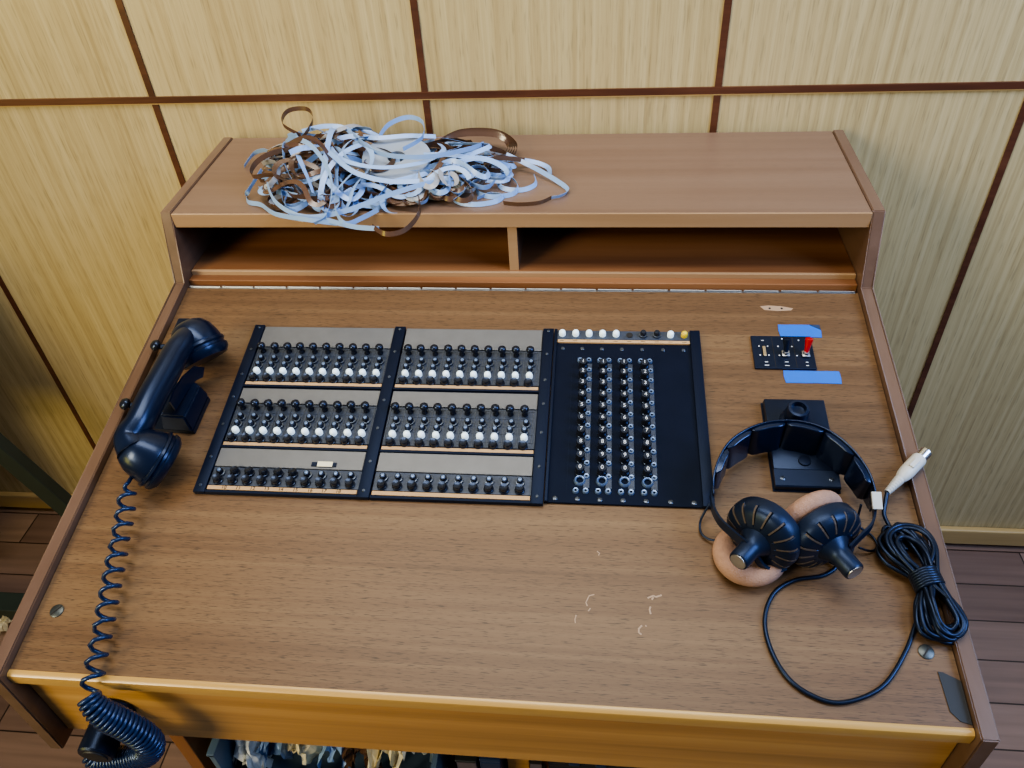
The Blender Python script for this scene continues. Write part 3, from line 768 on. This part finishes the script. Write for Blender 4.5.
# ------------------------------------------------------------------ tangle of tape on the shelf
tt_ = empty('tape_tangle', (.29, .62, ZG))
tag(tt_, 'tangled pile of pale blue and brown recording tape on top of the desk shelf', 'tape')
TO = Vector((.29, .62, ZG))
def ribbon(pts, wvecs, half, thick=.00025):
    return MB().band(pts, wvecs, half, thick)
rt = random.Random(21)
def envelope(x, y):
    """pile height above the shelf at world x,y"""
    e1 = 1 - ((x-.195)/.125)**2 - ((y-.625)/.115)**2
    e2 = 1 - ((x-.320)/.135)**2 - ((y-.625)/.095)**2
    return max(0, .062*max(0, e1)**.6, .042*max(0, e2)**.6)
def inside(x, y):
    return ((x-.205)/.100)**2 + ((y-.628)/.100)**2 < 1 or ((x-.315)/.120)**2 + ((y-.630)/.075)**2 < 1
def strand(name, mat, half=.0034):
    for _ in range(50):
        x, y = rt.uniform(.09,.44), rt.uniform(.51,.73)
        if inside(x, y): break
    ang = rt.uniform(0, 2*PI); curv = rt.uniform(-1,1)*40; lev = rt.uniform(.1, 1.0)**.8
    pts = []; wv = []; n_ = rt.randint(50, 120); step = .0040
    zph = rt.uniform(0, 6); tw = rt.uniform(-.6, .6); twr = rt.uniform(-.06,.06)
    for i in range(n_):
        if i % 14 == 0: tgt = rt.choice([-1,1])*rt.choice([4,10,20,35,60])
        curv += (tgt-curv)*.14
        if not inside(x, y):
            c = Vector((.195 if x < .26 else .30, .62)); want = math.atan2(c.y-y, c.x-x); dlt = (want-ang+PI) % (2*PI) - PI
            ang += max(-.35, min(.35, dlt*.5))
        ang += curv*step
        x += math.cos(ang)*step; y += math.sin(ang)*step
        y = min(y, .755)
        e = envelope(x, y)
        z = .0042 + e*lev*(.72+.28*math.sin(zph + i*.11))
        pts.append(Vector((x, y, ZG+z)) - TO)
        tw += twr + rt.uniform(-.05,.05); tw = max(-1.1, min(1.1, tw))
        lat = Vector((-math.sin(ang), math.cos(ang), 0))
        wv.append((Vector((0,0,1))*math.cos(tw) + lat*math.sin(tw)).normalized())
    # smooth
    for _ in range(3):
        pts = [pts[0]] + [(pts[i-1]+pts[i]*2+pts[i+1])/4 for i in range(1, len(pts)-1)] + [pts[-1]]
    ribbon(pts, [tuple(w) for w in wv], half).build(name, mat, tt_, 60)
for q in range(34): strand('pale_tape_strand', M['tapew'])
for q in range(10): strand('grey_tape_strand', M['tapeg'])
for q in range(44): strand('brown_tape_strand', M['tapeb'])
def hand(name, mat, ctrl, tilt=.0, n_=10, half=.0031):
    C = catmull([Vector((a, b, ZG+c)) - TO for a, b, c in ctrl], n_)
    wv = []
    for i in range(len(C)):
        t = (C[min(i+1,len(C)-1)] - C[max(i-1,0)]).normalized(); lat = Vector((-t.y, t.x, 0)).normalized() if abs(t.z) < .99 else Vector((1,0,0))
        a = tilt(i/(len(C)-1)) if callable(tilt) else tilt
        wv.append(tuple(Vector((0,0,1))*math.cos(a) + lat*math.sin(a)))
    ribbon(C, wv, half).build(name, mat, tt_, 60)
# long pale loops that reach out to the right and round the front
hand('pale_tape_strand', M['tapew'], [(.330,.600,.030),(.370,.635,.026),(.420,.650,.018),(.460,.660,.010),(.485,.650,.006),(.490,.630,.004)], .9)
hand('pale_tape_strand', M['tapew'], [(.430,.655,.022),(.465,.640,.012),(.500,.610,.006),(.515,.590,.0035),(.508,.575,.0035),(.495,.568,.0040)], .5)
hand('pale_tape_strand', M['tapew'], [(.290,.560,.030),(.340,.590,.030),(.380,.625,.034),(.410,.650,.038),(.350,.672,.030)], .7)
hand('pale_tape_strand', M['tapew'], [(.360,.585,.006),(.375,.560,.0035),(.400,.552,.0035),(.425,.560,.0035),(.432,.575,.0035),(.415,.580,.0035),(.400,.568,.0035)], .4)
hand('pale_tape_strand', M['tapew'], [(.395,.600,.006),(.400,.582,.0035),(.420,.572,.0035),(.445,.580,.0035),(.450,.600,.004),(.440,.620,.006)], .3)
hand('pale_tape_strand', M['tapew'], [(.420,.610,.010),(.430,.595,.004),(.455,.590,.0035),(.472,.605,.0035),(.470,.625,.006)], .4)
hand('pale_tape_strand', M['tapew'], [(.130,.560,.030),(.150,.530,.018),(.190,.510,.010),(.240,.512,.016),(.300,.535,.028),(.345,.560,.030),(.370,.575,.020)], .3)
hand('pale_tape_strand', M['tapew'], [(.110,.600,.030),(.095,.575,.012),(.088,.580,.0035),(.098,.560,.0035),(.120,.548,.006),(.150,.520,.008),(.200,.502,.010),(.232,.505,.0035)], .2)
hand('pale_tape_strand', M['tapew'], [(.225,.540,.030),(.232,.510,.018),(.245,.500,.006),(.262,.520,.0035),(.278,.535,.006)], .2)
hand('pale_tape_strand', M['tapew'], [(.150,.640,.055),(.185,.600,.062),(.215,.560,.050),(.225,.530,.035),(.220,.505,.014),(.205,.500,.006)], .5)
hand('pale_tape_strand', M['tapew'], [(.230,.640,.060),(.270,.600,.052),(.330,.590,.050),(.380,.620,.045),(.400,.660,.035)], .1)
hand('pale_tape_strand', M['tapew'], [(.200,.620,.055),(.230,.580,.052),(.280,.570,.046),(.330,.590,.043),(.350,.630,.040),(.340,.660,.036)], 1.2)
hand('pale_tape_strand', M['tapew'], [(.210,.590,.058),(.250,.560,.044),(.300,.555,.034),(.360,.575,.028),(.400,.600,.020)], .8)
hand('pale_tape_strand', M['tapew'], [(.225,.655,.052),(.260,.640,.054),(.300,.650,.052),(.335,.665,.044)], .9)
hand('pale_tape_strand', M['tapew'], [(.215,.505,.010),(.255,.497,.0035),(.290,.487,.0035+.003)], .2)
hand('brown_tape_strand', M['tapeb'], [(.280,.492,.0070),(.300,.478,.0045),(.322,.487,.0050),(.335,.515,.012),(.330,.545,.020)], .3)
hand('brown_tape_strand', M['tapeb'], [(.150,.660,.050),(.120,.680,.058),(.122,.705,.066),(.150,.705,.068),(.162,.685,.060),(.155,.650,.050)], .1)
hand('pale_tape_strand', M['tapew'], [(.262,.640,.052),(.272,.668,.060),(.296,.682,.064),(.318,.670,.062),(.322,.640,.054),(.300,.618,.048)], .1)
hand('pale_tape_strand', M['tapew'], [(.150,.668,.052),(.180,.675,.056),(.210,.672,.054),(.228,.650,.048)], .5)
hand('pale_tape_strand', M['tapew'], [(.115,.640,.030),(.085,.680,.020),(.062,.690,.010),(.055,.665,.0035)], .3)
# nested brown loops behind, and the flat rolls
for q in range(5):
    o_ = .003*q
    hand('brown_tape_strand', M['tapeb'], [(.330+o_,.700,.020),(.360,.722-o_,.026),(.410,.724-o_,.024),(.440-o_,.700,.014),(.430-o_,.668+o_,.008),(.395,.655+o_,.010)], .15+.08*q)
hand('brown_tape_strand', M['tapeb'], [(.495,.568,.004),(.480,.556,.0035),(.455,.552,.0035),(.435,.556,.0035)], .2)
hand('brown_tape_strand', M['tapeb'], [(.330,.625,.028),(.375,.618,.024),(.420,.635,.026),(.455,.650,.016)], .3)
def roll(name, x, y, z, R, r0, t, mat, tilt):
    F = frame(Vector((x, y, ZG+z)) - TO, tilt)
    o = MB().lathe([(r0,0),(R,0),(R,t),(R*.97,t+.0004),(R*.8,t),(R*.6,t+.0003),(r0,t),(r0,0)], 56, M=F).build(name, mat, tt_, 40)
roll('tape_roll', .290, .616, .0330, .0450, .012, .0063, M['discg'], (.05,-.20,1))
roll('tape_roll', .350, .600, .0100, .0400, .014, .0063, M['discy'], (.02,-.12,1))
MB().lathe([(.0085,-.003),(.0100,-.003),(.0100,.0033),(.0085,.0033)], 28, M=frame(Vector((.352,.560,ZG+.016))-TO, (.1,-.5,1))).build('tape_ring', M['tapeb'], tt_, 40)

# ------------------------------------------------------------------ things under the desk
ct = empty('storage_crate', (.25, .22, .418))
tag(ct, 'blue grey open crate full of crumpled paper on the shelf under the desk', 'crate')
x0, x1, y0, y1, z0, z1 = -.132, .135, -.192, .12, 0, .088
mb = MB()
mb.box(x0,x1,y0,y1,0,.003); mb.box(x0,x0+.006,y0,y1,.003,z1); mb.box(x1-.006,x1,y0,y1,.003,z1); mb.box(x0+.006,x1-.006,y0,y0+.004,.003,z1-.045); mb.box(x0+.006,x1-.006,y1-.004,y1,.003,z1)
mb.build('crate_body', M['crate'], ct)
MB().box(x0-.003,x0+.007,y0,y1,z1-.004,z1+.001,bevel=.001).build('rim', M['crate'], ct)
def crumple(name, loc, size, mat, seed, label, cat='paper', flat=.5):
    r_ = random.Random(seed); mb = MB(); n_ = 22; vs = {}
    off = Vector((seed*3.1, seed*1.7, 0))
    for i in range(n_):
        for j in range(n_):
            u, v = i/(n_-1)-.5, j/(n_-1)-.5
            d = noise.noise_vector(Vector((u*5, v*5, 0))+off)
            d2 = noise.noise_vector(Vector((u*13, v*13, 3))+off)
            p = Vector((u*size*.56, v*size*1.1, 0)) + Vector((d.x*.12, d.y*.35, d.z*flat))*size + d2*size*.09
            p.z += size*.28*(1-4*(u*u+v*v)); vs[i,j] = mb.bm.verts.new(p)
    lo_ = min(v.co.z for v in vs.values())
    for v in vs.values(): v.co.z -= lo_
    for i in range(n_-1):
        for j in range(n_-1): mb.bm.faces.new([vs[i,j], vs[i+1,j], vs[i+1,j+1], vs[i,j+1]])
    o = mb.build(name, mat, None, None); o.location = loc; o.rotation_euler = (r_.uniform(-.2,.2), 0, r_.uniform(-.15,.15))
    tag(o, label, cat)
    return o
cz = .434
items = [(.140,.090,.062,'paperw','white crumpled paper at the left end of the crate, nearest the leg'),
         (.176,.090,.062,'papers','dark blue crumpled foil in the crate, right of the white paper'),
         (.212,.090,.064,'papery','cream crumpled paper in the middle of the crate beside blue foil'),
         (.248,.090,.062,'tapew','pale blue crumpled sheet in the middle of the crate'),
         (.283,.090,.062,'tapeb','dark brown crumpled film in the crate beside pale blue sheet'),
         (.318,.090,.064,'papery','cream crumpled paper near the right end of the crate'),
         (.353,.090,.064,'paperw','white crumpled paper at the right end of the crate')]
for i, (x, y, s_, mt, lb) in enumerate(items):
    crumple('crumpled_paper' if mt.startswith('paper') and mt != 'papers' else 'crumpled_film', (x, y, cz), s_*1.15, M[mt], i+2, lb, flat=.45)
# upright steel strip, navy case, wooden block, perforated bracket, dark case
def boxthing(name, x0, x1, y0, y1, h, mat, label, cat):
    e = empty(name, ((x0+x1)/2, (y0+y1)/2, .418)); tag(e, label, cat); w, d = (x1-x0)/2, (y1-y0)/2
    return e, w, d
e, w, d = boxthing('steel_case', .405, .428, .045, .30, 0, None, 'narrow grey steel case standing between crate and navy case', 'case')
MB().box(-w, w, -d, d, 0, .078, bevel=.001).build('case_body', M['steel'], e); MB().box(-w-.001, w+.001, -d-.001, d+.001, .078, .082, bevel=.001).build('case_lid', M['screw'], e)
e, w, d = boxthing('navy_case', .431, .456, .048, .30, 0, None, 'navy blue case standing under the desk front, left of wooden box', 'case')
MB().box(-w, w, -d, d, 0, .074, bevel=.002).build('case_body', M['navy'], e); MB().box(-w, w, -d, d, .0745, .080, bevel=.001).build('case_lid', M['navy'], e)
e, w, d = boxthing('wooden_box', .460, .4865, .065, .30, 0, None, 'small orange wooden box under the desk between navy case and steel bracket', 'box')
MB().box(-w, w, -d, d, 0, .060, bevel=.001).build('box_body', M['apron'], e); MB().box(-w, w, -d, d, .0605, .066, bevel=.001).build('box_lid', M['apron'], e)
e = empty('steel_bracket', (.497, .060, .418)); tag(e, 'pale steel angle bracket with a hole, standing right of the wooden box', 'bracket')
MB().box(-.0065, .0065, -.016, -.0135, 0, .088).box(-.0065, .0065, -.0135, .02, .0855, .088).box(-.0065,.0065,-.0135,.02,0,.0025).build('bracket_body', M['steel'], e)
MB().lathe([(0,0),(.0028,0),(.0028,.0003),(0,.0003)], 14, M=frame((0, .000, .0881), (0,0,1))).build('hole', M['ink'], e)
e, w, d = boxthing('tool_case', .510, .740, .050, .32, 0, None, 'black case with dark blue corners right of the steel bracket under the desk', 'case')
MB().box(-w, w, -d, d, 0, .070, bevel=.003).build('case_body', M['darkbox'], e)
MB().box(-w, w, -d, d, .0705, .078, bevel=.002).build('case_lid', M['darkbox'], e)
for sx in (-w+.030, -w+.060): MB().box(sx-.006, sx+.006, -d-.001, d+.001, .0775, .0805, bevel=.001).build('blue_strap', M['navy'], e)

# ------------------------------------------------------------------ green metal stand on the left, plus added off-frame shadow blockers
gs = empty('metal_stand', (-.55, .62, 0))
tag(gs, 'dark green metal stand with a slanting leg left of the desk', 'stand')
GO = Vector((-.55, .62, 0))
def beam(a, b, w, t, nm):
    a = Vector(a) - GO; b = Vector(b) - GO; F = frame(a, b-a, (1,0,0) if abs((b-a).normalized().x) < .9 else (0,1,0)); l = (b-a).length
    MB().box(-w, w, -t, t, 0, l, M=F, bevel=.002).build(nm, M['green'], gs)
beam((-.655,.600,.690), (-.405,.600,.016), .020, .012, 'slanting_leg')
beam((-.960,.600,.016), (-.700,.600,.650), .026, .012, 'slanting_leg')
beam((-1.000,.500,.026), (-.560,.500,.026), .022, .018, 'foot_bar')
beam((-.900,.500,.060), (-.900,.630,.060), .015, .015, 'cross_bar')
beam((-.980,.600,.672), (-.610,.600,.672), .018, .018, 'top_bar')
MB().lathe([(0,0),(.016,0),(.016,.012),(.010,.016),(0,.016)], 16, M=frame(Vector((-.640,.586,.520))-GO, (0,-1,0))).build('bolt', M['ink'], gs, 40)
MB().box(-.95, -.055, -.02, .15, .700, .728, bevel=.003).build('shade_slab', M['blocker'], gs)  # unseen slab added to cast the shadow on the left wall
MB().box(-.95, -.17, .0, .012, .10, .4195).build('low_shade_sheet', M['blocker'], gs)  # unseen sheet added to keep light off the low wall
MB().box(-.95, -.06, .0, .012, .42, .6995).build('shade_sheet', M['blocker'], gs)  # unseen sheet added to shade the wall behind the stand
crumple('crumpled_paper', (-.655, .470, .001), .036, M['papery'], 31, 'small cream scrap of paper on the floor beside the green stand foot')

# ------------------------------------------------------------------ light
w = bpy.data.worlds.new('World'); bpy.context.scene.world = w; w.use_nodes = True
bg = w.node_tree.nodes['Background']; bg.inputs[0].default_value = (.50,.62,.85,1); bg.inputs[1].default_value = .22
def area(name, loc, target, size, sy, power, c, spread):
    li = bpy.data.lights.new(name, 'AREA'); li.shape = 'RECTANGLE'; li.size = size; li.size_y = sy; li.energy = power; li.color = c; li.spread = math.radians(spread)
    o = bpy.data.objects.new(name, li); col.objects.link(o); o.location = loc
    d = Vector(target) - Vector(loc); o.rotation_euler = d.to_track_quat('-Z', 'Y').to_euler(); return o
area('window_light_right', (2.1, -.1, 2.0), (1.0, .6, .9), .9, 1.1, 13, (.44,.62,1), 90)
area('window_light_left', (-1.0, -1.1, 1.85), (.12, .42, .9), .75, .9, 6.0, (1,.86,.58), 62)
area('ceiling_bounce', (.35, .3, 2.5), (.42, .78, 1.15), 1.6, .6, 16.5, (1,.95,.84), 130)
area('yellow_fill_left', (-1.7, -1.1, 1.0), (-.2, .7, .6), .9, .7, 12.5, (1,.78,.12), 180)  # added yellow fill warming the left wall and desk front

# ------------------------------------------------------------------ camera
cam = bpy.data.cameras.new('Camera'); cam.lens = 27.9925; cam.sensor_width = 36; cam.sensor_fit = 'HORIZONTAL'; cam.clip_start = .02
co = bpy.data.objects.new('Camera', cam); col.objects.link(co)
co.location = (.55359, -.34632, 1.41645); co.rotation_euler = (.853893, .052349, .090637)
bpy.context.scene.camera = co
bpy.context.scene.view_settings.view_transform = 'AgX'
bpy.context.scene.view_settings.look = 'AgX - Medium High Contrast'
bpy.context.scene.view_settings.exposure = 0.0
